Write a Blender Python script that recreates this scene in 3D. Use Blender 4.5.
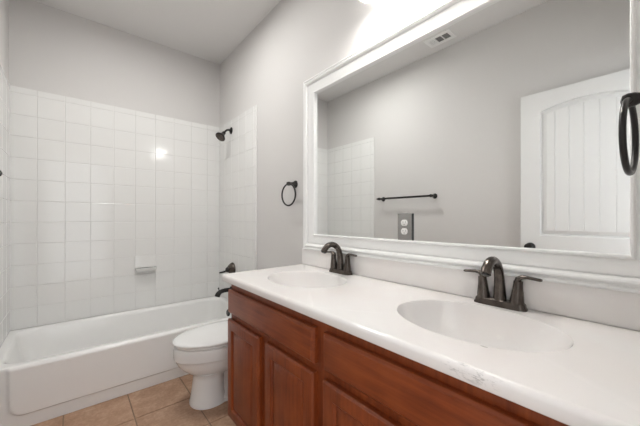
import bpy, bmesh, math, random
from mathutils import Vector, Matrix
random.seed(7)
PI = math.pi
sc = bpy.context.scene
C = sc.collection
for o in list(bpy.data.objects):
    bpy.data.objects.remove(o, do_unlink=True)

# ------------------------------------------------------------------ room dimensions (metres)
XR, XL = 1.170, -0.354        # mirror wall (right), door/towel-bar wall (left)
YB, YN = 3.016, -0.050        # tiled end wall, doorway wall
ZC = 2.762
TUBY, TUBZ = 2.256, 0.347
CT = 0.848                    # countertop height
TZ = 2.100                    # top of the tiles

# ------------------------------------------------------------------ camera
cd = bpy.data.cameras.new('camera'); cam = bpy.data.objects.new('camera', cd); C.objects.link(cam)
cd.sensor_width = 36.0; cd.lens = 36.0 * 291.5 / 640.0
cd.shift_y = 5.3 / 640.0; cd.clip_start = 0.01
cam.location = (0, 0, 1.150)
cam.rotation_euler = (PI / 2, 0, -math.radians(40.174))
sc.camera = cam

# ------------------------------------------------------------------ light and exposure
sc.view_settings.view_transform = 'Standard'
sc.view_settings.look = 'None'
sc.view_settings.gamma = 1.0
sc.view_settings.use_curve_mapping = False
sc.view_settings.exposure = 1.03
SHADE_EMIT = 2.4
BULB_EMIT = 54.0
FILL_EMIT = 33  # strength of the unseen ceiling lamp added to even out the light
HALL = 1.15   # hall daylight, reaching the room through the open doorway
w = bpy.data.worlds.new('world'); sc.world = w; w.use_nodes = True
bg = w.node_tree.nodes['Background']
bg.inputs['Color'].default_value = (0.96, 0.98, 1.0, 1); bg.inputs['Strength'].default_value = HALL

# ------------------------------------------------------------------ materials
def mat(name, col, rough=0.5, metal=0.0, spec=0.5, coat=0.0):
    m = bpy.data.materials.new(name); m.use_nodes = True
    b = m.node_tree.nodes['Principled BSDF']
    b.inputs['Base Color'].default_value = (*col, 1); b.inputs['Roughness'].default_value = rough
    b.inputs['Metallic'].default_value = metal
    b.inputs['Specular IOR Level'].default_value = spec
    b.inputs['Coat Weight'].default_value = coat
    return m
def nd(m, typ, **kw):
    n = m.node_tree.nodes.new(typ)
    for k, v in kw.items(): setattr(n, k, v)
    return n
def lk(m, a, b): m.node_tree.links.new(a, b)
def bsdf(m): return m.node_tree.nodes['Principled BSDF']
def coords(m, scale=(1, 1, 1)):
    tc = nd(m, 'ShaderNodeTexCoord'); mp = nd(m, 'ShaderNodeMapping'); mp.inputs['Scale'].default_value = scale
    lk(m, tc.outputs['Object'], mp.inputs['Vector']); return mp.outputs['Vector']
def noise(m, vec, scale, detail=3, rough=0.5):
    n = nd(m, 'ShaderNodeTexNoise'); n.inputs['Scale'].default_value = scale
    n.inputs['Detail'].default_value = detail; n.inputs['Roughness'].default_value = rough
    lk(m, vec, n.inputs['Vector']); return n.outputs['Fac']
def ramp(m, fac, stops):
    r = nd(m, 'ShaderNodeValToRGB'); e = r.color_ramp.elements
    while len(e) < len(stops): e.new(0.5)
    for i, (p, c) in enumerate(stops): e[i].position = p; e[i].color = (*c, 1)
    lk(m, fac, r.inputs['Fac']); return r.outputs['Color']
def bump(m, h, strength, dist):
    b = nd(m, 'ShaderNodeBump'); b.inputs['Strength'].default_value = strength; b.inputs['Distance'].default_value = dist
    lk(m, h, b.inputs['Height']); lk(m, b.outputs['Normal'], bsdf(m).inputs['Normal'])
def math_(m, op, a, b=None, c=None):
    n = nd(m, 'ShaderNodeMath', operation=op)
    for i, v in enumerate((a, b, c)):
        if v is None: continue
        if isinstance(v, (int, float)): n.inputs[i].default_value = v
        else: lk(m, v, n.inputs[i])
    return n.outputs[0]

M = {}
M['wall'] = mat('warm_grey_paint', (0.66, 0.645, 0.63), 0.75, spec=0.25)
v = coords(M['wall']); bump(M['wall'], noise(M['wall'], v, 95, 2), 0.18, 0.003)
M['ceiling'] = mat('ceiling_paint', (0.76, 0.75, 0.738), 0.85, spec=0.15)
v = coords(M['ceiling']); bump(M['ceiling'], noise(M['ceiling'], v, 70, 2), 0.2, 0.003)
M['tile'] = mat('white_glazed_tile', (0.80, 0.797, 0.78), 0.12, spec=0.5)
v = coords(M['tile']); bump(M['tile'], noise(M['tile'], v, 7, 1), 0.05, 0.003)
M['grout'] = mat('pale_grout', (0.76, 0.755, 0.735), 0.7, spec=0.2)
M['porcelain'] = mat('white_porcelain', (0.86, 0.86, 0.85), 0.10, spec=0.5)
M['tub'] = mat('white_tub_enamel', (0.86, 0.855, 0.84), 0.14, spec=0.5)
M['white_paint'] = mat('white_semigloss_paint', (0.87, 0.87, 0.86), 0.28, spec=0.4)
M['door_paint'] = mat('white_door_paint', (0.77, 0.768, 0.757), 0.35, spec=0.35)
M['bronze'] = mat('oil_rubbed_bronze', (0.060, 0.050, 0.044), 0.24, metal=0.75)
v = coords(M['bronze']); lk(M['bronze'], ramp(M['bronze'], noise(M['bronze'], v, 30, 2), [(0.35, (0.075, 0.062, 0.054)), (0.7, (0.13, 0.108, 0.094))]), bsdf(M['bronze']).inputs['Base Color'])
M['black_bronze'] = mat('dark_bronze', (0.030, 0.028, 0.027), 0.30, metal=0.6)
M['mirror'] = mat('silvered_glass', (0.93, 0.945, 0.94), 0.0, metal=1.0)
M['plate'] = mat('grey_satin_plate', (0.33, 0.325, 0.315), 0.35, metal=0.6)
M['plastic'] = mat('white_plastic', (0.82, 0.81, 0.79), 0.35)
M['slot'] = mat('dark_slot', (0.03, 0.03, 0.03), 0.6)
M['chrome'] = mat('chrome', (0.75, 0.75, 0.75), 0.12, metal=1.0)
M['kick'] = mat('dark_toe_kick', (0.045, 0.022, 0.015), 0.6)
M['vent_paint'] = mat('vent_paint', (0.88, 0.875, 0.865), 0.45)
M['duct'] = mat('dark_duct', (0.20, 0.198, 0.195), 0.8)

m = M['floor'] = mat('terracotta_floor_tile', (0.45, 0.29, 0.20), 0.45, spec=0.35)
v = coords(m)
n1 = noise(m, v, 9, 5, 0.62); n2 = noise(m, v, 55, 3, 0.6)
mix = math_(m, 'ADD', math_(m, 'MULTIPLY', n1, 0.6), math_(m, 'MULTIPLY', n2, 0.4))
lk(m, ramp(m, mix, [(0.30, (0.30, 0.17, 0.105)), (0.5, (0.425, 0.265, 0.175)), (0.68, (0.56, 0.38, 0.265))]), bsdf(m).inputs['Base Color'])
bump(m, mix, 0.12, 0.004)
M['floor_grout'] = mat('brown_floor_grout', (0.27, 0.19, 0.135), 0.9, spec=0.15)

def wood(name, scale):
    m = mat(name, (0.16, 0.045, 0.016), 0.34, spec=0.38, coat=0.05)
    bsdf(m).inputs['Coat Roughness'].default_value = 0.3
    v = coords(m, scale); a = noise(m, v, 4.0, 5, 0.6)
    v2 = coords(m, (2.5, 2.5, 2.5)); b = noise(m, v2, 3.0, 2)
    f = math_(m, 'ADD', math_(m, 'MULTIPLY', a, 0.6), math_(m, 'MULTIPLY', b, 0.4))
    lk(m, ramp(m, f, [(0.32, (0.135, 0.023, 0.005)), (0.5, (0.215, 0.044, 0.010)), (0.70, (0.305, 0.072, 0.018))]), bsdf(m).inputs['Base Color'])
    bump(m, a, 0.05, 0.002)
    return m
M['wood_v'] = wood('cherry_wood_upright', (14, 14, 0.9))
M['wood_h'] = wood('cherry_wood_level', (14, 0.9, 14))

m = M['marble'] = mat('cultured_marble', (0.86, 0.835, 0.80), 0.13, spec=0.5)
v = coords(m)
n1 = noise(m, v, 2.6, 4, 0.55)
base = ramp(m, n1, [(0.35, (0.865, 0.850, 0.835)), (0.62, (0.85, 0.81, 0.788))])
# grey vein worn into the front edge below the near basin
tc = nd(m, 'ShaderNodeTexCoord'); sep = nd(m, 'ShaderNodeSeparateXYZ'); lk(m, tc.outputs['Object'], sep.inputs[0])
dy = math_(m, 'DIVIDE', math_(m, 'SUBTRACT', sep.outputs[1], 0.250), 0.072)
dx = math_(m, 'DIVIDE', math_(m, 'SUBTRACT', sep.outputs[0], 0.612), 0.016)
dz = math_(m, 'DIVIDE', math_(m, 'SUBTRACT', sep.outputs[2], 0.837), 0.020)
d2 = math_(m, 'ADD', math_(m, 'ADD', math_(m, 'MULTIPLY', dy, dy), math_(m, 'MULTIPLY', dz, dz)), math_(m, 'MULTIPLY', dx, dx))
fall = math_(m, 'SUBTRACT', 1.0, math_(m, 'MINIMUM', d2, 1.0))
vn = noise(m, coords(m, (1.6, .55, 1.6)), 70, 5, 0.7)
vm = math_(m, 'MULTIPLY', fall, math_(m, 'MULTIPLY', math_(m, 'MAXIMUM', math_(m, 'SUBTRACT', vn, 0.50), 0.0), 6.0))
vm = math_(m, 'MINIMUM', vm, 0.5)
mx = nd(m, 'ShaderNodeMixRGB'); lk(m, vm, mx.inputs[0]); lk(m, base, mx.inputs[1]); mx.inputs[2].default_value = (0.30, 0.285, 0.27, 1)
lk(m, mx.outputs[0], bsdf(m).inputs['Base Color'])

m = M['shade'] = mat('frosted_lamp_glass', (0.95, 0.93, 0.90), 0.4)
bsdf(m).inputs['Emission Color'].default_value = (1.0, 0.985, 0.955, 1)
bsdf(m).inputs['Emission Strength'].default_value = SHADE_EMIT

m = M['bulb'] = mat('lit_bulb', (0.95, 0.94, 0.92), 0.4)
bsdf(m).inputs['Emission Color'].default_value = (1.0, 0.985, 0.955, 1)
bsdf(m).inputs['Emission Strength'].default_value = BULB_EMIT
m = M['fill_diffuser'] = mat('frosted_fill_light_diffuser', (0.95, 0.94, 0.92), 0.4)  # glowing disc of the added ceiling lamp
bsdf(m).inputs['Emission Color'].default_value = (1.0, 0.99, 0.97, 1)
bsdf(m).inputs['Emission Strength'].default_value = FILL_EMIT

# ------------------------------------------------------------------ helpers
def finish(name, bm, material, parent=None, smooth=True, angle=40):
    bmesh.ops.recalc_face_normals(bm, faces=bm.faces[:])
    me = bpy.data.meshes.new(name); bm.to_mesh(me); bm.free()
    me.materials.append(material)
    if smooth:
        me.polygons.foreach_set('use_smooth', [True] * len(me.polygons))
        me.set_sharp_from_angle(angle=math.radians(angle))
    o = bpy.data.objects.new(name, me); C.objects.link(o)
    if parent is not None: o.parent = parent
    return o
def thing(name, label, cat, loc=(0, 0, 0), rz=0, group=None):
    o = bpy.data.objects.new(name, None); C.objects.link(o); o.location = loc; o.rotation_euler = (0, 0, rz)
    o.empty_display_size = 0.05
    o['label'] = label; o['category'] = cat
    if group: o['group'] = group
    return o
def tag(o, label, cat, group=None):
    o['label'] = label; o['category'] = cat
    if group: o['group'] = group
    return o
def struct(o):
    o['kind'] = 'structure'; return o
def copy_tree(o, parent=None):
    c = o.copy(); C.objects.link(c)
    if parent is not None: c.parent = parent
    for ch in list(o.children): copy_tree(ch, c)
    return c
def box(bm, x0, x1, y0, y1, z0, z1, bev=0.0, seg=2):
    t = bmesh.new()
    vs = [t.verts.new((x, y, z)) for x in (x0, x1) for y in (y0, y1) for z in (z0, z1)]
    for f in ((0, 1, 3, 2), (4, 6, 7, 5), (0, 4, 5, 1), (2, 3, 7, 6), (0, 2, 6, 4), (1, 5, 7, 3)):
        t.faces.new([vs[i] for i in f])
    bmesh.ops.recalc_face_normals(t, faces=t.faces[:])
    if bev: bmesh.ops.bevel(t, geom=t.edges[:], offset=bev, segments=seg, profile=0.5, affect='EDGES')
    join(bm, t)
def join(bm, t):
    mp = {v: bm.verts.new(v.co) for v in t.verts}
    for f in t.faces:
        try: bm.faces.new([mp[v] for v in f.verts])
        except ValueError: pass
    t.free()
def boxo(name, dims, material, parent=None, bev=0.0):
    bm = bmesh.new(); box(bm, *dims, bev=bev); return finish(name, bm, material, parent)
def loft(bm, rings, cap0=True, cap1=True, closed=True):
    R = [[bm.verts.new(p) for p in r] for r in rings]
    n = len(R[0])
    for a, b in zip(R[:-1], R[1:]):
        for i in range(n if closed else n - 1):
            j = (i + 1) % n
            bm.faces.new((a[i], a[j], b[j], b[i]))
    if cap0: bm.faces.new(R[0][::-1])
    if cap1: bm.faces.new(R[-1])
    return R
def lathe(bm, prof, origin=(0, 0, 0), axis=(0, 0, 1), n=32, cap0=True, cap1=True):
    ax = Vector(axis).normalized(); q = Vector((0, 0, 1)).rotation_difference(ax); o = Vector(origin)
    rings = []
    for r, h in prof:
        r = max(r, 1e-5)
        rings.append([o + q @ Vector((r * math.cos(2 * PI * i / n), r * math.sin(2 * PI * i / n), h)) for i in range(n)])
    loft(bm, rings, cap0, cap1)
def tube(bm, pts, radii, n=16, cap=True, sq=(1, 1)):
    pts = [Vector(p) for p in pts]
    if not isinstance(radii, (list, tuple)): radii = [radii] * len(pts)
    T = []
    for i in range(len(pts)):
        a = pts[max(i - 1, 0)]; b = pts[min(i + 1, len(pts) - 1)]; T.append((b - a).normalized())
    up = Vector((0, 0, 1)) if abs(T[0].z) < 0.9 else Vector((0, 1, 0))
    u = T[0].cross(up).normalized(); rings = []
    for i, p in enumerate(pts):
        if i: u = (T[i - 1].rotation_difference(T[i]) @ u).normalized()
        vv = T[i].cross(u).normalized()
        rings.append([p + radii[i] * (sq[0] * math.cos(2 * PI * k / n) * u + sq[1] * math.sin(2 * PI * k / n) * vv) for k in range(n)])
    loft(bm, rings, cap, cap)
def torus(bm, c, normal, R, r, n=56, k=12):
    q = Vector((0, 0, 1)).rotation_difference(Vector(normal).normalized()); c = Vector(c); V = []
    for i in range(n):
        a = 2 * PI * i / n
        V.append([bm.verts.new(c + q @ Vector(((R + r * math.cos(2 * PI * j / k)) * math.cos(a), (R + r * math.cos(2 * PI * j / k)) * math.sin(a), r * math.sin(2 * PI * j / k)))) for j in range(k)])
    for i in range(n):
        for j in range(k):
            bm.faces.new((V[i][j], V[(i + 1) % n][j], V[(i + 1) % n][(j + 1) % k], V[i][(j + 1) % k]))
def bez(p0, p1, p2, p3, n=12):
    p0, p1, p2, p3 = map(Vector, (p0, p1, p2, p3)); out = []
    for i in range(n + 1):
        t = i / n; s = 1 - t
        out.append(s**3 * p0 + 3 * s * s * t * p1 + 3 * s * t * t * p2 + t**3 * p3)
    return out
def rect_frame(bm, P, prof):
    """Sweep a profile (w outwards from the opening, h off the wall) around a rectangle.
    P(a, b, h) -> point; rectangle given by prof['rect'] = (a0, a1, b0, b1)."""
    a0, a1, b0, b1 = prof['rect']; rings = []
    for w_, h in prof['pts']:
        rings.append([P(a0 - w_, b0 - w_, h), P(a1 + w_, b0 - w_, h), P(a1 + w_, b1 + w_, h), P(a0 - w_, b1 + w_, h)])
    loft(bm, rings, False, False)

# ------------------------------------------------------------------ room shell
T = 0.12
# floor: tiles with recessed grout
bm = bmesh.new(); box(bm, XL - T, XR + T, -1.2, YB + T, -0.10, -0.004)
struct(finish('floor', bm, M['floor_grout'], smooth=False))
floor_obj = bpy.data.objects['floor']
bm = bmesh.new()
PIT, GX, GY, G = 0.315, 0.2685, 1.965, 0.0035
i0 = math.floor((XL - GX) / PIT) ; i1 = math.ceil((XR - GX) / PIT)
j0 = math.floor((-0.17 - GY) / PIT); j1 = math.ceil((TUBY + 0.05 - GY) / PIT)
for i in range(i0, i1):
    for j in range(j0, j1):
        xa, xb = max(GX + i * PIT, XL) + G, min(GX + (i + 1) * PIT, XR) - G
        ya, yb = max(GY + j * PIT, -0.17) + G, min(GY + (j + 1) * PIT, TUBY + 0.04) - G
        if xb - xa < 0.01 or yb - ya < 0.01: continue
        box(bm, xa, xb, ya, yb, -0.008, 0.0 , bev=0.0018, seg=1)
finish('floor_tiles', bm, M['floor'], floor_obj, angle=20)

struct(boxo('ceiling', (XL - T, XR + T, YN - T, YB + T, ZC, ZC + 0.1), M['ceiling']))
wb = struct(boxo('wall_back', (XL - T, XR + T, YB, YB + T, 0, ZC), M['wall']))
wr = struct(boxo('wall_right', (XR, XR + T, YN - T, YB, 0, ZC), M['wall']))
wl = struct(boxo('wall_left', (XL - T, XL, YN - T, YB, 0, ZC), M['wall']))
# doorway wall with its opening (the camera stands in the doorway)
DX0, DX1, DZ = -0.315, 0.425, 2.105
bm = bmesh.new()
box(bm, XL, DX0, YN - T, YN, 0, ZC); box(bm, DX1, XR, YN - T, YN, 0, ZC); box(bm, DX0, DX1, YN - T, YN, DZ, ZC)
struct(finish('wall_front', bm, M['wall'], smooth=False))
bm = bmesh.new()
box(bm, DX1, DX1 + 0.057, YN, YN + 0.014, 0, DZ + 0.057, 0.004)
box(bm, DX0, DX1, YN, YN + 0.014, DZ, DZ + 0.057, 0.004)
box(bm, DX1 - 0.016, DX1, YN - T, YN, 0, DZ, 0.002); box(bm, DX0, DX1 - 0.016, YN - T, YN, DZ - 0.016, DZ, 0.002)
struct(finish('trim_1', bm, M['white_paint']))
struct(boxo('baseboard_left', (XL, XL + 0.013, 0.0, TUBY - 0.004, 0.0, 0.09), M['white_paint'], bev=0.003))
struct(boxo('baseboard_right', (XR - 0.013, XR, 1.55, TUBY - 0.004, 0.0, 0.09), M['white_paint'], bev=0.003))

# ------------------------------------------------------------------ wall tiles above the tub
TP, TH = 0.1555, 0.0075
def tile_panel(name, parent, P, a0, a1, phase, b0, b1, bphase, trim_side=None):
    """P(a, b, d): a along wall, b height, d off the wall. Pillowed tiles over a grout bed."""
    bmt = bmesh.new()
    cols = []
    k = math.floor((a0 - phase) / TP)
    while phase + k * TP < a1:
        ca, cb = max(a0, phase + k * TP), min(a1, phase + (k + 1) * TP)
        if cb - ca > 0.012: cols.append((ca, cb))
        k += 1
    if trim_side: cols = [(max(c[0], trim_side[1]) , c[1]) if trim_side[0] == 'lo' else c for c in cols if c[1] > trim_side[1]] + [(a0, trim_side[1])]
    rows = []
    k = math.floor((b0 - bphase) / TP)
    while bphase + k * TP < b1 - 0.001:
        ra, rb = max(b0, bphase + k * TP), min(b1, bphase + (k + 1) * TP)
        if rb - ra > 0.012: rows.append((ra, rb))
        k += 1
    g, bv = 0.0009, 0.0020
    for (ca, cb) in cols:
        for (ra, rb) in rows:
            ta, tb = random.uniform(-1, 1) * 0.0005, random.uniform(-1, 1) * 0.0005
            def q(a, b, d):
                sa = (a - (ca + cb) / 2) / TP; sb = (b - (ra + rb) / 2) / TP
                return P(a, b, d + ta * sa + tb * sb)
            loft(bmt, [[q(ca + g, ra + g, 0.001), q(cb - g, ra + g, 0.001), q(cb - g, rb - g, 0.001), q(ca + g, rb - g, 0.001)],
                       [q(ca + g, ra + g, TH - 0.002), q(cb - g, ra + g, TH - 0.002), q(cb - g, rb - g, TH - 0.002), q(ca + g, rb - g, TH - 0.002)],
                       [q(ca + g + bv * .4, ra + g + bv * .4, TH - 0.0006), q(cb - g - bv * .4, ra + g + bv * .4, TH - 0.0006), q(cb - g - bv * .4, rb - g - bv * .4, TH - 0.0006), q(ca + g + bv * .4, rb - g - bv * .4, TH - 0.0006)],
                       [q(ca + g + bv, ra + g + bv, TH), q(cb - g - bv, ra + g + bv, TH), q(cb - g - bv, rb - g - bv, TH), q(ca + g + bv, rb - g - bv, TH)]], False, True)
    finish(name, bmt, M['tile'], parent, smooth=False)
    bmg = bmesh.new()
    loft(bmg, [[P(a0, b0, 0.0003), P(a1, b0, 0.0003), P(a1, b1, 0.0003), P(a0, b1, 0.0003)],
               [P(a0 + .001, b0, TH - 0.0028), P(a1 - .001, b0, TH - 0.0028), P(a1 - .001, b1 - .001, TH - 0.0028), P(a0 + .001, b1 - .001, TH - 0.0028)]])
    finish('tile_grout', bmg, M['grout'], parent, smooth=False)
BP = 2.0535
tile_panel('wall_tiles', wb, lambda a, b, d: Vector((a, YB - d, b)), XL, XR, -0.053, TUBZ + 0.002, TZ, BP)
tile_panel('wall_tiles', wr, lambda a, b, d: Vector((XR - d, a, b)), 2.203, YB - TH, YB - 0.0, TUBZ + 0.002, TZ, BP, ('lo', 2.249))
tile_panel('wall_tiles', wl, lambda a, b, d: Vector((XL + d, a, b)), 2.193, YB - TH, YB - 0.0, TUBZ + 0.002, TZ, BP, ('lo', 2.239))

# ------------------------------------------------------------------ bathtub
def sell(c, hx, hy, n, t):
    ct, st = math.cos(t), math.sin(t)
    return (c[0] + hx * math.copysign(abs(ct) ** (2 / n), ct), c[1] + hy * math.copysign(abs(st) ** (2 / n), st))
def make_tub():
    e = 0.003
    x0, x1, y0, y1 = XL + e, XR - e, TUBY, YB - e
    t = thing('bathtub', 'white alcove bathtub with embossed front apron below the tiled walls', 'bathtub', (0, 0, 0))
    bm = bmesh.new(); N = 96
    rimr = 0.020
    ox0, ox1, oy0, oy1 = x0 + .002, x1 - .002, y0 + rimr, y1 - .002
    ic = ((x0 + x1) / 2 + 0.004, (y0 + 0.062 + y1 - 0.030) / 2); hx, hy = (x1 - x0) / 2 - 0.040, (y1 - 0.030 - y0 - 0.062) / 2
    ang = [2 * PI * i / N for i in range(N)]
    outer = []
    oc = ((ox0 + ox1) / 2, (oy0 + oy1) / 2); ohx, ohy = (ox1 - ox0) / 2, (oy1 - oy0) / 2
    for a in ang:   # rectangle perimeter, matched by parametric angle
        ct, st = math.cos(a), math.sin(a); s = 1 / max(abs(ct), abs(st))
        px, py = ct * s, st * s
        outer.append(Vector((oc[0] + ohx * px, oc[1] + ohy * py, TUBZ)))
    def ring(sx, sy, z, n, dx=0):
        out = []
        for a in ang:
            ct, st = math.cos(a), math.sin(a)
            # use same direction as the rectangle, pulled onto a superellipse
            s = 1 / max(abs(ct), abs(st)); px, py = ct * s, st * s
            k = (abs(px) ** n + abs(py) ** n) ** (-1 / n)
            out.append(Vector((ic[0] + dx + hx * sx * px * k, ic[1] + hy * sy * py * k, z)))
        return out
    rings = [outer, ring(1.010, 1.02, TUBZ, 12), ring(1.0, 1.0, TUBZ - 0.003, 12), ring(.990, .975, TUBZ - 0.012, 11), ring(.982, .955, TUBZ - .035, 10),
             ring(.962, .92, TUBZ - .12, 8, .004), ring(.935, .87, TUBZ - .20, 7, .008), ring(.91, .82, TUBZ - .255, 5.5, .012), ring(.87, .74, TUBZ - .285, 5, .015), ring(.78, .6, TUBZ - .297, 4, .02), ring(.3, .2, TUBZ - .30, 3, .03)]
    loft(bm, rings, False, True)
    finish('basin', bm, M['tub'], t, angle=60)
    # apron with rolled top and embossed panel
    bm = bmesh.new()
    px0, px1, pz0, pz1, rr = XL + 0.085, XR - 0.085, 0.077, 0.80, 0.065
    def emb(x, z):
        cx, cz = (px0 + px1) / 2, (pz0 + pz1) / 2
        qx, qz = abs(x - cx) - ((px1 - px0) / 2 - rr), abs(z - cz) - ((pz1 - pz0) / 2 - rr)
        d = math.hypot(max(qx, 0), max(qz, 0)) + min(max(qx, qz), 0) - rr
        s = min(max((0.006 - d) / 0.012, 0), 1); s = s * s * (3 - 2 * s)
        return 0.013 * s
    xs = [x0 + .002 + (x1 - x0 - .004) * i / 200 for i in range(201)]
    prof = []
    zs = [0.001, 0.03, 0.055] + [0.060 + 0.0028 * i for i in range(16)] + [0.12, 0.15, 0.20, 0.26, TUBZ - rimr * 1.2]
    rows = []
    for z in zs: rows.append([Vector((x, y0 + 0.012 - emb(x, z), z)) for x in xs])
    for k in range(0, 9):
        a = PI / 2 * k / 8
        rows.append([Vector((x, (y0 + rimr) - math.cos(a) * (rimr - 0.012 + emb(x, TUBZ - .03)), TUBZ - rimr + rimr * math.sin(a))) for x in xs])
    V = [[bm.verts.new(p) for p in r] for r in rows]
    for a, b in zip(V[:-1], V[1:]):
        for i in range(len(xs) - 1): bm.faces.new((a[i], a[i + 1], b[i + 1], b[i]))
    finish('apron', bm, M['tub'], t, angle=60)
    bm = bmesh.new(); lathe(bm, [(0.034, 0), (0.034, 0.004), (0.028, 0.010), (0.0, 0.011)], (ic[0] + hx * 0.972, ic[1], TUBZ - 0.085), (-1, 0, 0.1), 28)
    finish('overflow_plate', bm, M['black_bronze'], t)['label'] = 'dark bronze overflow plate'
    return t
make_tub()

# soap dish on the tiles
t = thing('soap_dish', 'white ceramic soap dish set into the tiled back wall', 'soap dish', (0.49, YB - TH, 0.742))
bm = bmesh.new(); box(bm, -0.082, 0.082, -0.008, 0.0, -0.074, 0.078, 0.005, 3); finish('back_plate', bm, M['tile'], t)
bm = bmesh.new()
rings = []
for z, d, wd in ((-0.070, 0.014, 0.060), (-0.064, 0.040, 0.068), (-0.046, 0.066, 0.079), (-0.032, 0.072, 0.082), (-0.028, 0.071, 0.0815), (-0.028, 0.064, 0.075), (-0.032, 0.054, 0.066), (-0.033, 0.03, 0.04)):
    rings.append([Vector((-wd, -0.008, z)), Vector((-wd, -0.6 * d, z)), Vector((-wd * .93, -.88 * d, z)), Vector((-wd * .78, -d, z)), Vector((0, -d * 1.02, z)), Vector((wd * .78, -d, z)), Vector((wd * .93, -.88 * d, z)), Vector((wd, -.6 * d, z)), Vector((wd, -0.008, z))])
loft(bm, rings); finish('tray', bm, M['tile'], t, angle=60)

# ------------------------------------------------------------------ shower fittings
t = thing('shower', 'dark bronze shower head on a short bent arm above the tub', 'shower head', (XR - TH, 2.707, 1.997))
bm = bmesh.new(); lathe(bm, [(0.033, 0), (0.033, 0.004), (0.027, 0.009), (0.014, 0.013), (0.012, 0.016)], (0, 0, 0), (-1, 0, 0), 28); finish('flange', bm, M['black_bronze'], t)
bm = bmesh.new(); arm = bez((0.0, 0, 0), (-0.040, 0, 0.008), (-0.055, -0.010, -0.008), (-0.080, -0.022, -0.040)); tube(bm, arm, 0.0095, 14); finish('arm', bm, M['black_bronze'], t)
d = Vector((-0.62, -0.22, -0.75)).normalized(); p = arm[-1] - d * 0.006
bm = bmesh.new(); lathe(bm, [(0.010, 0), (0.016, 0.004), (0.018, 0.014), (0.016, 0.022), (0.020, 0.030), (0.030, 0.048), (0.042, 0.062), (0.047, 0.068), (0.047, 0.076), (0.043, 0.079)], p, d, 32); hd = finish('spray_head', bm, M['black_bronze'], t)
bm = bmesh.new(); lathe(bm, [(0.042, 0.077), (0.040, 0.081), (0.0, 0.082)], p, d, 32); finish('spray_face', bm, M['bronze'], hd)

t = thing('shower_valve', 'dark bronze tub valve with lever on tiled wall beyond the counter', 'valve', (XR - TH, 2.668, 0.668))
bm = bmesh.new(); lathe(bm, [(0.060, 0), (0.060, 0.005), (0.056, 0.016), (0.046, 0.030), (0.034, 0.044), (0.026, 0.050)], (0, 0, 0), (-1, 0, 0), 40); finish('escutcheon', bm, M['bronze'], t)
bm = bmesh.new(); lathe(bm, [(0.024, 0.046), (0.024, 0.060), (0.016, 0.070), (0.006, 0.073)], (0, 0, -.004), (-1, 0, 0), 24)
tube(bm, bez((-0.056, 0, -.010), (-0.075, 0, -.018), (-0.10, 0, -.022), (-0.132, 0, -0.024), 8), [0.011, .0105, .010, .0095, .009, .0088, .0086, .008, .006], 12); finish('lever', bm, M['black_bronze'], t)

t = thing('tub_spout', 'dark bronze tub spout hanging over the end of the bathtub', 'tub spout', (XR - TH, 2.700, 0.464))
bm = bmesh.new(); lathe(bm, [(0.030, 0), (0.030, 0.006), (0.024, 0.010)], (0, 0, 0), (-1, 0, 0), 28); finish('flange', bm, M['black_bronze'], t)
bm = bmesh.new(); path = [Vector((0, 0, 0))] + bez((-0.03, 0, 0), (-0.09, 0, 0.006), (-0.128, 0, -0.002), (-0.140, 0, -0.046), 10)
tube(bm, path, [0.021] + [0.020, .0198, .0196, .0195, .0195, .0195, .021, .0225, .024, .0245, .0245], 20); finish('spout', bm, M['black_bronze'], t)
bm = bmesh.new(); lathe(bm, [(0.004, 0), (0.004, 0.016), (0.0075, 0.018), (0.0075, 0.024), (0.004, 0.027)], (-0.122, 0, 0.010), (-0.25, 0, 1), 14); finish('diverter_knob', bm, M['black_bronze'], t)

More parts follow.
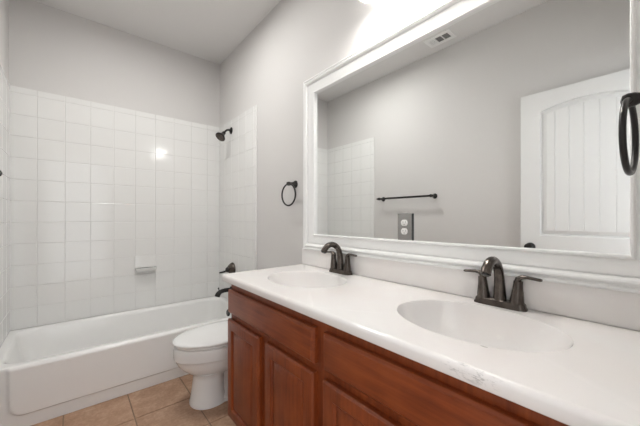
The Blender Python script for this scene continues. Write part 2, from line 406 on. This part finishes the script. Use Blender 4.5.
# ------------------------------------------------------------------ toilet
def make_toilet():
    t = thing('toilet', 'white toilet with closed lid between the vanity and the tub', 'toilet', (XR + .0115, 1.880, 0.0), PI)   # local +x points into the room
    N = 56
    def egg(xb, xf, hw, z, split=0.45, nb=2.6, nf=2.05):
        xc = xb + (xf - xb) * split; out = []
        for i in range(N):
            a = 2 * PI * i / N; ct, st = math.cos(a), math.sin(a); n = nf if ct >= 0 else nb
            ex = abs(ct) ** (2 / n) * (1 if ct >= 0 else -1); ey = abs(st) ** (2 / n) * (1 if st >= 0 else -1)
            out.append(Vector((xc + (xf - xc if ct >= 0 else xc - xb) * ex, hw * ey, z)))
        return out
    bm = bmesh.new()
    loft(bm, [egg(.36, .612, .088, .185, .5, 3), egg(.30, .640, .116, .200), egg(.20, .672, .146, .226), egg(.14, .700, .166, .256), egg(.10, .715, .176, .284), egg(.09, .722, .180, .300), egg(.086, .727, .1835, .304),
              egg(.08, .729, .185, .328), egg(.08, .729, .185, .354), egg(.08, .727, .183, .368), egg(.085, .720, .176, .375), egg(.12, .68, .14, .376)])
    bowl = finish('bowl', bm, M['porcelain'], t, angle=35)
    bm = bmesh.new()     # pedestal: rounded front column, slimmer trapway body behind, foot
    loft(bm, [egg(.42, .637, .110, 0.0, .5, 2.8), egg(.42, .638, .111, .012, .5, 2.8), egg(.43, .632, .105, .030, .5, 2.8), egg(.44, .625, .100, .07, .5, 2.8), egg(.44, .618, .095, .13, .5, 2.8), egg(.44, .615, .094, .165, .5, 2.8), egg(.42, .619, .099, .188, .5, 2.8), egg(.38, .640, .118, .204, .5, 2.6)])
    finish('pedestal', bm, M['porcelain'], t, angle=45)
    bm = bmesh.new()
    loft(bm, [egg(.12, .50, .108, 0.0, .5, 4, 4), egg(.12, .50, .108, .022, .5, 4, 4), egg(.125, .50, .075, .045, .5, 4, 4), egg(.13, .50, .062, .09, .5, 4, 4), egg(.14, .50, .062, .20, .5, 4, 4), egg(.12, .50, .085, .25, .5, 4, 4)])
    finish('trapway', bm, M['porcelain'], t, angle=45)
    bm = bmesh.new()
    loft(bm, [egg(.22, .712, .170, .3785), egg(.21, .721, .177, .381), egg(.205, .723, .179, .387), egg(.21, .721, .177, .391), egg(.22, .712, .170, .393)]); finish('seat', bm, M['porcelain'], t, angle=60)
    bm = bmesh.new()
    loft(bm, [egg(.22, .712, .172, .396), egg(.205, .731, .186, .3975), egg(.20, .735, .189, .403), egg(.205, .732, .186, .410), egg(.22, .715, .174, .4150), egg(.26, .65, .13, .4190), egg(.33, .56, .07, .4205)]); finish('lid', bm, M['porcelain'], t, angle=60)
    for s in (-1, 1):
        bm = bmesh.new(); box(bm, .185, .225, s * .07 - .022, s * .07 + .022, .376, .412, .006, 2)
        finish('hinge', bm, M['porcelain'], t)
    bm = bmesh.new(); box(bm, 0.012, 0.195, -0.215, 0.215, 0.365, 0.685, 0.022, 4); tk = finish('tank', bm, M['porcelain'], t)
    bm = bmesh.new(); box(bm, 0.006, 0.206, -0.225, 0.225, 0.687, 0.722, 0.010, 3); finish('tank_lid', bm, M['porcelain'], t)
    bm = bmesh.new(); box(bm, .09, .30, -.11, .11, .31, .368, .02, 3); finish('deck', bm, M['porcelain'], bowl)
    bm = bmesh.new(); lathe(bm, [(0.014, 0), (0.014, .006), (0.008, .012)], (0.195, -0.15, 0.63), (1, 0, 0), 16); tube(bm, [(0.208, -0.15, 0.63), (0.212, -0.11, 0.626), (0.212, -0.07, 0.62)], [0.006, .006, .005], 10); finish('flush_lever', bm, M['chrome'], t)
make_toilet()

# ------------------------------------------------------------------ vanity cabinet
CX = 0.658          # face frame plane
CY0, CY1 = YN + 0.004, 1.529
def raised_panel(y0, y1, z0, z1, thick=0.025, depth=CX, rail=0.057):
    """overlay door: eased outer edge, frame, ogee, raised centre field; faces -x"""
    bm = bmesh.new(); xf = depth - thick
    def r(i, d): return [Vector((xf + d, y1 - i, z0 + i)), Vector((xf + d, y0 + i, z0 + i)), Vector((xf + d, y0 + i, z1 - i)), Vector((xf + d, y1 - i, z1 - i))]
    loft(bm, [r(0, thick), r(0, .009), r(.0015, .006), r(.004, .0035), r(.0055, .0010), r(.008, 0), r(rail - .008, 0), r(rail - .005, .002), r(rail - .002, .006), r(rail, .010), r(rail + .004, .010), r(rail + .006, .0085), r(rail + .026, .0030), r(rail + .029, .0022)], True, True)
    return bm
def slab_front(y0, y1, z0, z1, thick=0.025, depth=CX):
    bm = bmesh.new(); xf = depth - thick
    def r(i, d): return [Vector((xf + d, y1 - i, z0 + i)), Vector((xf + d, y0 + i, z0 + i)), Vector((xf + d, y0 + i, z1 - i)), Vector((xf + d, y1 - i, z1 - i))]
    loft(bm, [r(0, thick), r(0, .010), r(.0015, .0075), r(.006, .0055), r(.0085, .0028), r(.0105, .0008), r(.014, 0)], True, True)
    return bm
t = thing('vanity_cabinet', 'long cherry-stained wooden vanity cabinet under the white double-sink countertop', 'cabinet', (0, 0, 0))
bm = bmesh.new()
ZT = CT - 0.0355
box(bm, CX + .019, XR - .001, CY1 - .016, CY1, 0.075, ZT); box(bm, .725, XR - .001, CY1 - .016, CY1, 0, 0.075)
box(bm, CX + .019, XR - .001, CY0, CY0 + .016, 0, ZT)
box(bm, CX + .019, XR - .001, CY0 + .016, CY1 - .016, 0.075, 0.09)
box(bm, XR - .007, XR - .001, CY0 + .016, CY1 - .016, 0.09, ZT)
finish('carcass', bm, M['wood_v'], t, smooth=False)
bm = bmesh.new()
box(bm, CX, CX + .019, CY0, CY1, ZT - .056, ZT)
box(bm, CX, CX + .019, CY0, CY1, .600, .655); box(bm, CX, CX + .019, CY0, CY1, .075, .110)
for a, b in ((CY1 - .040, CY1), (.735, .797), (CY0, CY0 + .04)): box(bm, CX - .0002, CX + .019, a, b, .075, ZT)
for a, b in ((1.128, 1.192), (.345, .405)): box(bm, CX - .0002, CX + .019, a, b, .075, .655)
finish('face_frame', bm, M['wood_v'], t, smooth=False)
bm = bmesh.new(); box(bm, 0.705, 0.718, CY0 + .018, CY1 - .018, 0.0, 0.075); finish('toe_kick', bm, M['kick'], t, smooth=False)
for y0, y1 in ((0.791, 1.527), (-0.002, 0.740)):
    finish('drawer_front', slab_front(y0, y1, 0.641, 0.767), M['wood_h'], t, angle=25)
for y0, y1 in ((1.186, 1.527), (0.793, 1.127), (0.404, 0.740), (-0.002, 0.346)):
    finish('door', raised_panel(y0, y1, 0.086, 0.609), M['wood_v'], t, angle=25)

# ------------------------------------------------------------------ countertop with two moulded basins
FX, EY, TKN = 0.611, 1.556, 0.035
SINKS = ((0.893, 1.166), (0.903, 0.372))
def make_counter():
    t = thing('countertop', 'white cultured marble countertop with two oval moulded basins', 'countertop', (0, 0, 0))
    bm = bmesh.new(); r = 0.013; N = 96
    xa, xb = FX + r, XR - 0.001
    ya, yb = YN + 0.001, EY - r
    ym = 0.775
    A, B = 0.175, 0.231
    for (cx, cy), (y0, y1) in zip(SINKS, ((ym, yb), (ya, ym))):
        outer, inner, lip = [], [], []
        angs = sorted(set([2 * PI * i / N for i in range(N)] + [math.atan2(yy - cy, xx - cx) % (2 * PI) for xx in (xa, xb) for yy in (y0, y1)]))
        for a in angs:
            dx, dy_ = math.cos(a), math.sin(a); s = 1e9
            if dx > 1e-9: s = min(s, (xb - cx) / dx)
            if dx < -1e-9: s = min(s, (xa - cx) / dx)
            if dy_ > 1e-9: s = min(s, (y1 - cy) / dy_)
            if dy_ < -1e-9: s = min(s, (y0 - cy) / dy_)
            outer.append(Vector((cx + dx * s, cy + dy_ * s, CT)))
            k = 1 / math.sqrt((dx / A) ** 2 + (dy_ / B) ** 2)
            inner.append(Vector((cx + dx * k, cy + dy_ * k, CT)))
        loft(bm, [outer, inner], False, False)
    # rolled front edge and end
    path = [((xa, ya), (-1, 0)), ((xa, ym), (-1, 0)), ((xa, yb), (-1, 0))] + [((xa, yb), (-math.cos(PI / 2 * k / 8), math.sin(PI / 2 * k / 8))) for k in range(1, 8)] + [((xa, yb), (0, 1)), ((xb, yb), (0, 1))]
    prof = [(r * math.sin(PI / 2 * k / 8), CT - r + r * math.cos(PI / 2 * k / 8)) for k in range(9)] + [(r, CT - TKN + .004), (r - .002, CT - TKN + .001), (r - .005, CT - TKN), (-.045, CT - TKN)]
    V = [[bm.verts.new((p[0] + n[0] * o, p[1] + n[1] * o, z)) for o, z in prof] for p, n in path]
    for a, b in zip(V[:-1], V[1:]):
        for i in range(len(prof) - 1):
            try: bm.faces.new((a[i], b[i], b[i + 1], a[i + 1]))
            except ValueError: pass
    bmesh.ops.remove_doubles(bm, verts=bm.verts[:], dist=0.00005)
    finish('slab', bm, M['marble'], t, angle=50)
    for (cx, cy) in SINKS:
        bm = bmesh.new(); rings = []
        for s, z in ((1.0, 0.0), (.996, -.0012), (.988, -.005), (.974, -.015), (.945, -.034), (.895, -.060), (.82, -.086), (.73, -.109), (.60, -.125), (.42, -.135), (.22, -.140), (.13, -.142)):
            rings.append([Vector((cx + A * s * math.cos(2 * PI * i / N) + (1 - s) * .02, cy + B * s * math.sin(2 * PI * i / N), CT + z)) for i in range(N)])
        loft(bm, rings, False, True); b = finish('sink_basin', bm, M['marble'], t, angle=70)
        bm = bmesh.new(); lathe(bm, [(0.031, 0), (0.031, .002), (0.024, .003), (0.022, .001), (0.012, .002), (0.0, .003)], (cx + .017, cy, CT - .142), (0, 0, 1), 28); finish('drain', bm, M['bronze'], b)
    bm = bmesh.new(); box(bm, XR - 0.020, XR - 0.001, ya, EY - 0.006, CT + 0.0005, CT + 0.108, 0.004, 3); tag(finish('backsplash', bm, M['marble']), 'white marble backsplash strip along the wall between countertop and mirror', 'backsplash')
make_counter()
# small worn mark on the front rim of the near basin
ctop = bpy.data.objects['countertop']
mk = M['worn'] = mat('worn_grey_mark', (0.42, 0.40, 0.38), 0.4)
bm = bmesh.new(); bmesh.ops.create_uvsphere(bm, u_segments=16, v_segments=8, radius=1.0, matrix=Matrix.Translation((0.7375, 0.275, CT)) @ Matrix.Diagonal((.0025, .009, .0006, 1)))
finish('chip', bm, mk, ctop)['label'] = 'small grey chip on the front rim of the near basin'

# ------------------------------------------------------------------ faucets
def make_faucet(label, loc):
    t = thing('faucet', label, 'faucet', loc, 0, 'bronze two-handle faucets')       # spout reaches towards -x
    N = 40; bm = bmesh.new()
    def oval(hx, hy, z, n=4):
        return [Vector((hx * math.copysign(abs(math.cos(a)) ** (2 / n), math.cos(a)), hy * math.copysign(abs(math.sin(a)) ** (2 / n), math.sin(a)), z)) for a in [2 * PI * i / N for i in range(N)]]
    loft(bm, [oval(.0245, .081, .0), oval(.0245, .081, .005), oval(.0225, .078, .008), oval(.0215, .076, .018), oval(.019, .073, .022), oval(.012, .06, .023)]); finish('base_plate', bm, M['bronze'], t, angle=50)
    bm = bmesh.new()
    neck = [Vector((0, 0, .018)), Vector((.001, 0, .04)), Vector((.000, 0, .07)), Vector((-.003, 0, .095))] + bez((-.006, 0, .108), (-.014, 0, .150), (-.062, 0, .176), (-.100, 0, .152), 14) + [Vector((-.115, 0, .138)), Vector((-.123, 0, .124))]
    rad = [.0215, .0195, .0172, .0158] + [.0152] * 15 + [.0158, .0162]
    tube(bm, neck, rad, 24); sp = finish('spout', bm, M['bronze'], t, angle=60)
    e0, e1 = neck[-1], (neck[-1] - neck[-2]).normalized()
    bm = bmesh.new(); lathe(bm, [(.0115, -.001), (.0115, .0035), (.009, .004), (.0, .002)], e0, e1, 20); finish('aerator', bm, M['black_bronze'], sp)
    for s in (-1, 1):
        bm = bmesh.new()
        lathe(bm, [(.0215, .016), (.0212, .022), (.0200, .034), (.0180, .050), (.0155, .068), (.0140, .084), (.0135, .094)], (0, s * .050, 0), (0, s * 0.06, 1), 28)
        hp = finish('handle', bm, M['bronze'], t)
        bm = bmesh.new()
        y = s * .057
        tube(bm, [(0, y - s * .004, .090), (0, y - s * .001, .102), (0, y + s * .008, .1085), (0, y + s * .024, .1095), (0, y + s * .042, .1075), (0, y + s * .058, .106), (0, y + s * .063, .106)], [.0138, .0128, .0098, .0078, .0070, .0070, .0050], 16, True, (1.15, .72))
        finish('lever', bm, M['bronze'], hp, angle=60)
    return t
f1 = make_faucet('bronze two-handle faucet behind the far oval basin, nearer the tub', (1.1245, 1.157, CT))
f2 = copy_tree(f1); f2.location = (1.1245, 0.3695, CT); f2['label'] = 'bronze two-handle faucet behind the near oval basin, larger in view'

# ------------------------------------------------------------------ mirror
GY0, GY1, GZ0, GZ1 = 0.062, 1.421, 1.046, 1.936
t = thing('wall_mirror', 'large mirror in a white moulded frame above the double vanity', 'mirror', (0, 0, 0))
bm = bmesh.new(); box(bm, XR - .006, XR - .0008, GY0 - .008, GY1 + .008, GZ0 - .008, GZ1 + .008); finish('glass', bm, M['mirror'], t, smooth=False)
bm = bmesh.new()
rect_frame(bm, lambda a, b, h: Vector((XR - h, a, b)), {'rect': (GY0, GY1, GZ0 + 0.004, GZ1), 'pts': [(0, .0062), (0, .0185), (.002, .0215), (.006, .0225), (.009, .0205), (.0115, .0150), (.013, .0140), (.016, .0160), (.052, .0255), (.055, .0255), (.0565, .0215), (.060, .0215), (.062, .0290), (.066, .0350), (.072, .0375), (.077, .0360), (.080, .0300), (.0815, .0270), (.086, .0270), (.0875, .0310), (.0915, .0335), (.097, .0320), (.0995, .026), (.100, .0008)]})
finish('frame', bm, M['white_paint'], t, angle=30)

# outlet cut through the mirror
t = thing('outlet', 'grey outlet plate with two white sockets set into the mirror', 'outlet', (XR - .006, 0.768, 1.110))
bm = bmesh.new(); box(bm, -.012, -.0085, -.036, .036, -.062, .062, .001, 2); finish('cover_plate', bm, M['plate'], t)
boxo('box', (-.0085, 0, -.0355, .0355, -.0615, .0615), M['slot'], t)['label'] = 'dark outlet box edge'
for z in (-.0195, .0195):
    bm = bmesh.new(); N = 28
    def soc(d, k): return [Vector((d, .0175 * k * math.cos(a), z + max(-.0142, min(.0142, .0168 * math.sin(a))) * k)) for a in [2 * PI * i / N for i in range(N)]]
    loft(bm, [soc(-.0115, 1), soc(-.0130, 1), soc(-.0137, .94)]); rc = finish('socket', bm, M['plastic'], t); rc['label'] = 'white socket'
    bm = bmesh.new()
    for y, h in ((-.006, .0045), (.006, .0035)): box(bm, -.0141, -.0135, y - .0009, y + .0009, z + .003 - h, z + .003 + h)
    lathe(bm, [(.0022, .0132), (.0022, .0141)], (0, 0, z - .0075), (-1, 0, 0), 12)
    finish('slots', bm, M['slot'], rc)

# ------------------------------------------------------------------ towel rings and bar
def post_bm(L, rbase=.026):
    bm = bmesh.new()
    lathe(bm, [(rbase, 0), (rbase, .004), (rbase * .9, .008), (rbase * .62, .018), (rbase * .48, .030), (rbase * .42, L - .016), (rbase * .52, L - .010), (rbase * .55, L), (rbase * .45, L + .008), (.002, L + .011)], (0, 0, 0), (-1, 0, 0), 28)
    return bm
def make_ring(label, loc, rz, L, tilt):
    t = thing('towel_ring', label, 'towel ring', loc, rz, 'dark bronze towel rings')     # local -x points off the wall
    finish('post', post_bm(L), M['black_bronze'], t)
    bm = bmesh.new(); R = .073
    torus(bm, (-L + .002, 0, -R - .002), (math.cos(tilt), math.sin(tilt), 0), R, .0055); finish('ring', bm, M['black_bronze'], t)
    return t
make_ring('dark bronze towel ring hanging on the wall above the toilet', (XR, 1.648, 1.385), 0, .060, math.radians(4))
# near ring: wall_front faces +y, so local -x -> +y
make_ring('dark bronze towel ring at the right edge, overlapping the mirror frame', (0.863, YN, 1.390), -PI / 2, .099, math.radians(-4))

t = thing('towel_bar', 'dark bronze towel bar on the left wall, seen in the mirror', 'towel bar', (XL, 0, 1.366))
for y in (1.445, 2.062):
    bm = bmesh.new(); lathe(bm, [(.026, 0), (.026, .004), (.022, .010), (.014, .022), (.011, .034), (.011, .062), (.015, .070), (.016, .078), (.014, .086), (.004, .091)], (0, y, 0), (1, 0, 0), 24); finish('post', bm, M['black_bronze'], t)
bm = bmesh.new(); tube(bm, [(.077, 1.415, 0), (.077, 1.43, 0), (.077, 1.445, 0), (.077, 2.062, 0), (.077, 2.077, 0), (.077, 2.098, 0)], [.004, .0125, .0100, .0100, .0125, .004], 16); finish('bar', bm, M['black_bronze'], t)

# ------------------------------------------------------------------ vanity light above the mirror
t = thing('vanity_light', 'wall light with white glass shades above the mirror, its bottom edge showing', 'lamp', (XR, 0.722, 2.338))
bm = bmesh.new(); box(bm, -.022, 0, -.26, .26, -.035, .055, .006, 3); finish('back_plate', bm, M['black_bronze'], t)
for dy in (.160, 0, -.160):
    bm = bmesh.new(); tube(bm, [(-.018, dy, .012)] + bez((-.05, dy, .020), (-.09, dy, .035), (-.115, dy, .030), (-.115, dy, -.010), 8), .007, 12)
    lathe(bm, [(.012, -.012), (.026, -.018), (.030, -.036), (.026, -.040)], (-.115, dy, 0), (0, 0, 1), 24); ar = finish('arm', bm, M['black_bronze'], t)
    bm = bmesh.new()
    lathe(bm, [(.028, -.034), (.038, -.042), (.050, -.062), (.057, -.090), (.061, -.120), (.065, -.140), (.063, -.141), (.059, -.120), (.054, -.090), (.047, -.064), (.036, -.046), (.0, -.040)], (-.115, dy, 0), (0, 0, 1), 32, False, True)
    sh = finish('lamp_shade', bm, M['shade'], t); sh['label'] = 'lit white glass shade'
    bm = bmesh.new(); lathe(bm, [(.012, -.050), (.013, -.080), (.020, -.098), (.027, -.116), (.028, -.128), (.024, -.142), (.014, -.151), (.0, -.154)], (-.115, dy, 0), (0, 0, 1), 20)
    finish('bulb', bm, M['bulb'], sh)

# ------------------------------------------------------------------ added ceiling lamp out of view, brightens the tub end
t = thing('added_fill_light', 'added unseen round flush lamp on the ceiling, fills the tub end with light', 'lamp', (0.40, 1.95, ZC))
bm = bmesh.new(); lathe(bm, [(.165, 0), (.165, -.018), (.160, -.026), (.154, -.026), (.152, -.010)], n=40); finish('base', bm, M['white_paint'], t)
bm = bmesh.new(); lathe(bm, [(.152, -.014), (.14, -.0155), (.105, -.0165), (.055, -.017), (.0, -.017)], n=40); finish('fill_diffuser', bm, M['fill_diffuser'], t)

# ------------------------------------------------------------------ ceiling air vent
t = thing('air_vent', 'white ceiling air vent with dark slots, seen in the mirror', 'vent', (-0.180, 1.305, ZC))
bm = bmesh.new(); hx, hy = .075, .118
cells = [(-.088, -.034), (-.026, .026), (.034, .088)]
box(bm, -hx, -.042, -hy, hy, -.008, 0, .002, 1); box(bm, .042, hx, -hy, hy, -.008, 0, .002, 1)
for a, b in ((-hy, cells[0][0]), (cells[0][1], cells[1][0]), (cells[1][1], cells[2][0]), (cells[2][1], hy)): box(bm, -.042, .042, a, b, -.008, 0, .001, 1)
finish('grille', bm, M['vent_paint'], t)
boxo('duct', (-.042, .042, -.088, .088, -.0015, -.0003), M['duct'], t)
for k, (a, b) in enumerate(cells):
    bm = bmesh.new()
    if k == 2:
        for i in range(4):
            yy = a + (i + .5) * (b - a) / 4; tube(bm, [(-.042, yy, -.005), (.042, yy, -.005)], .0062, 6, True, (1, .35))
    else:
        for i in range(5):
            xx = -.042 + (i + .5) * .084 / 5; tube(bm, [(xx, a, -.005), (xx, b, -.005)], .0018, 6)
    finish('louvres', bm, M['white_paint'] if k == 2 else M['plate'], t)

# ------------------------------------------------------------------ open door against the left wall
DW, DH, DT = 0.735, 2.061, 0.035
dr = struct(bpy.data.objects.new('door_1', None)); C.objects.link(dr)
dr.location = (-0.296, -0.022, 0.012); dr.rotation_euler = (0, 0, math.radians(-1.2))
def door_face():
    bm = bmesh.new()
    ST, RW = .120, DW - .120
    def arch(w): return 1.919 + .043 * (1 - ((w - DW / 2) / (RW - DW / 2)) ** 2)
    def sd(w, z, z0, z1f):
        return max(ST - w, w - RW, z0 - z, (z - z1f(w)) * .96)
    def depth(w, z):
        out = 0.0
        for z0, z1f in ((1.010, arch), (.25, lambda w: .86)):
            d = -sd(w, z, z0, z1f)
            if d <= 0: continue
            if d < .006: h = -.018 * (d / .006)
            elif d < .014: h = -.018
            elif d < .020: h = -.018 + .006 * (d - .014) / .006
            elif d < .040: h = -.012 + .0095 * (d - .020) / .020
            else:
                h = -.0025
                for gk in range(-3, 4):
                    g = abs(w - DW / 2 - .008 - (gk) * .077)
                    if g < .0035: h -= .0035 * (1 - g / .0035)
            out = h
        return out
    ws = set([0, DW]); 
    k = 0.0
    while k < DW: ws.add(round(k, 4)); k += .006
    for c in (ST, RW):
        for o in (0, .006, .014, .020, .030, .040): ws.add(c + o if c == ST else c - o)
    for gk in range(-3, 4):
        for o in (-.0036, 0, .0036): ws.add(DW / 2 + .008 + gk * .077 + o)
    ws = sorted(ws); zs = set([0, DH]); k = 0.0
    while k < DH: zs.add(round(k, 4)); k += .05
    k = 1.85
    while k < 1.99: zs.add(round(k, 4)); k += .002
    for c, sg in ((1.01, 1), (.25, 1), (.86, -1)):
        for o in (0, .006, .014, .020, .030, .040): zs.add(c + sg * o)
    zs = sorted(zs)
    V = [[bm.verts.new((depth(a, b), a, b)) for b in zs] for a in ws]
    for A, B in zip(V[:-1], V[1:]):
        for i in range(len(zs) - 1): bm.faces.new((A[i], B[i], B[i + 1], A[i + 1]))
    # body edges
    def e(vs):
        lo = [bm.verts.new((-DT, v.co.y, v.co.z)) for v in vs]
        for i in range(len(vs) - 1): bm.faces.new((vs[i], lo[i], lo[i + 1], vs[i + 1]))
    e(V[0]); e(V[-1]); e([r[0] for r in V]); e([r[-1] for r in V])
    b = [bm.verts.new((-DT, y, z)) for y, z in ((0, 0), (DW, 0), (DW, DH), (0, DH))]; bm.faces.new(b)
    bmesh.ops.remove_doubles(bm, verts=bm.verts[:], dist=.00003)
    return bm
finish('leaf', door_face(), M['door_paint'], dr, angle=12)
bm = bmesh.new()
lathe(bm, [(.032, 0), (.032, .004), (.026, .010), (.012, .014), (.011, .030), (.016, .036), (.026, .046), (.028, .056), (.022, .064), (.003, .067)], (0, DW - .062, .925), (1, 0, 0), 28)
finish('door_knob', bm, M['black_bronze'], dr)['label'] = 'dark bronze knob'
for z in (.2, 1.0, 1.85):
    bm = bmesh.new(); tube(bm, [(-.030, -.006, z - .045), (-.030, -.006, z + .045)], .006, 10)
    finish('hinge', bm, M['black_bronze'], dr)
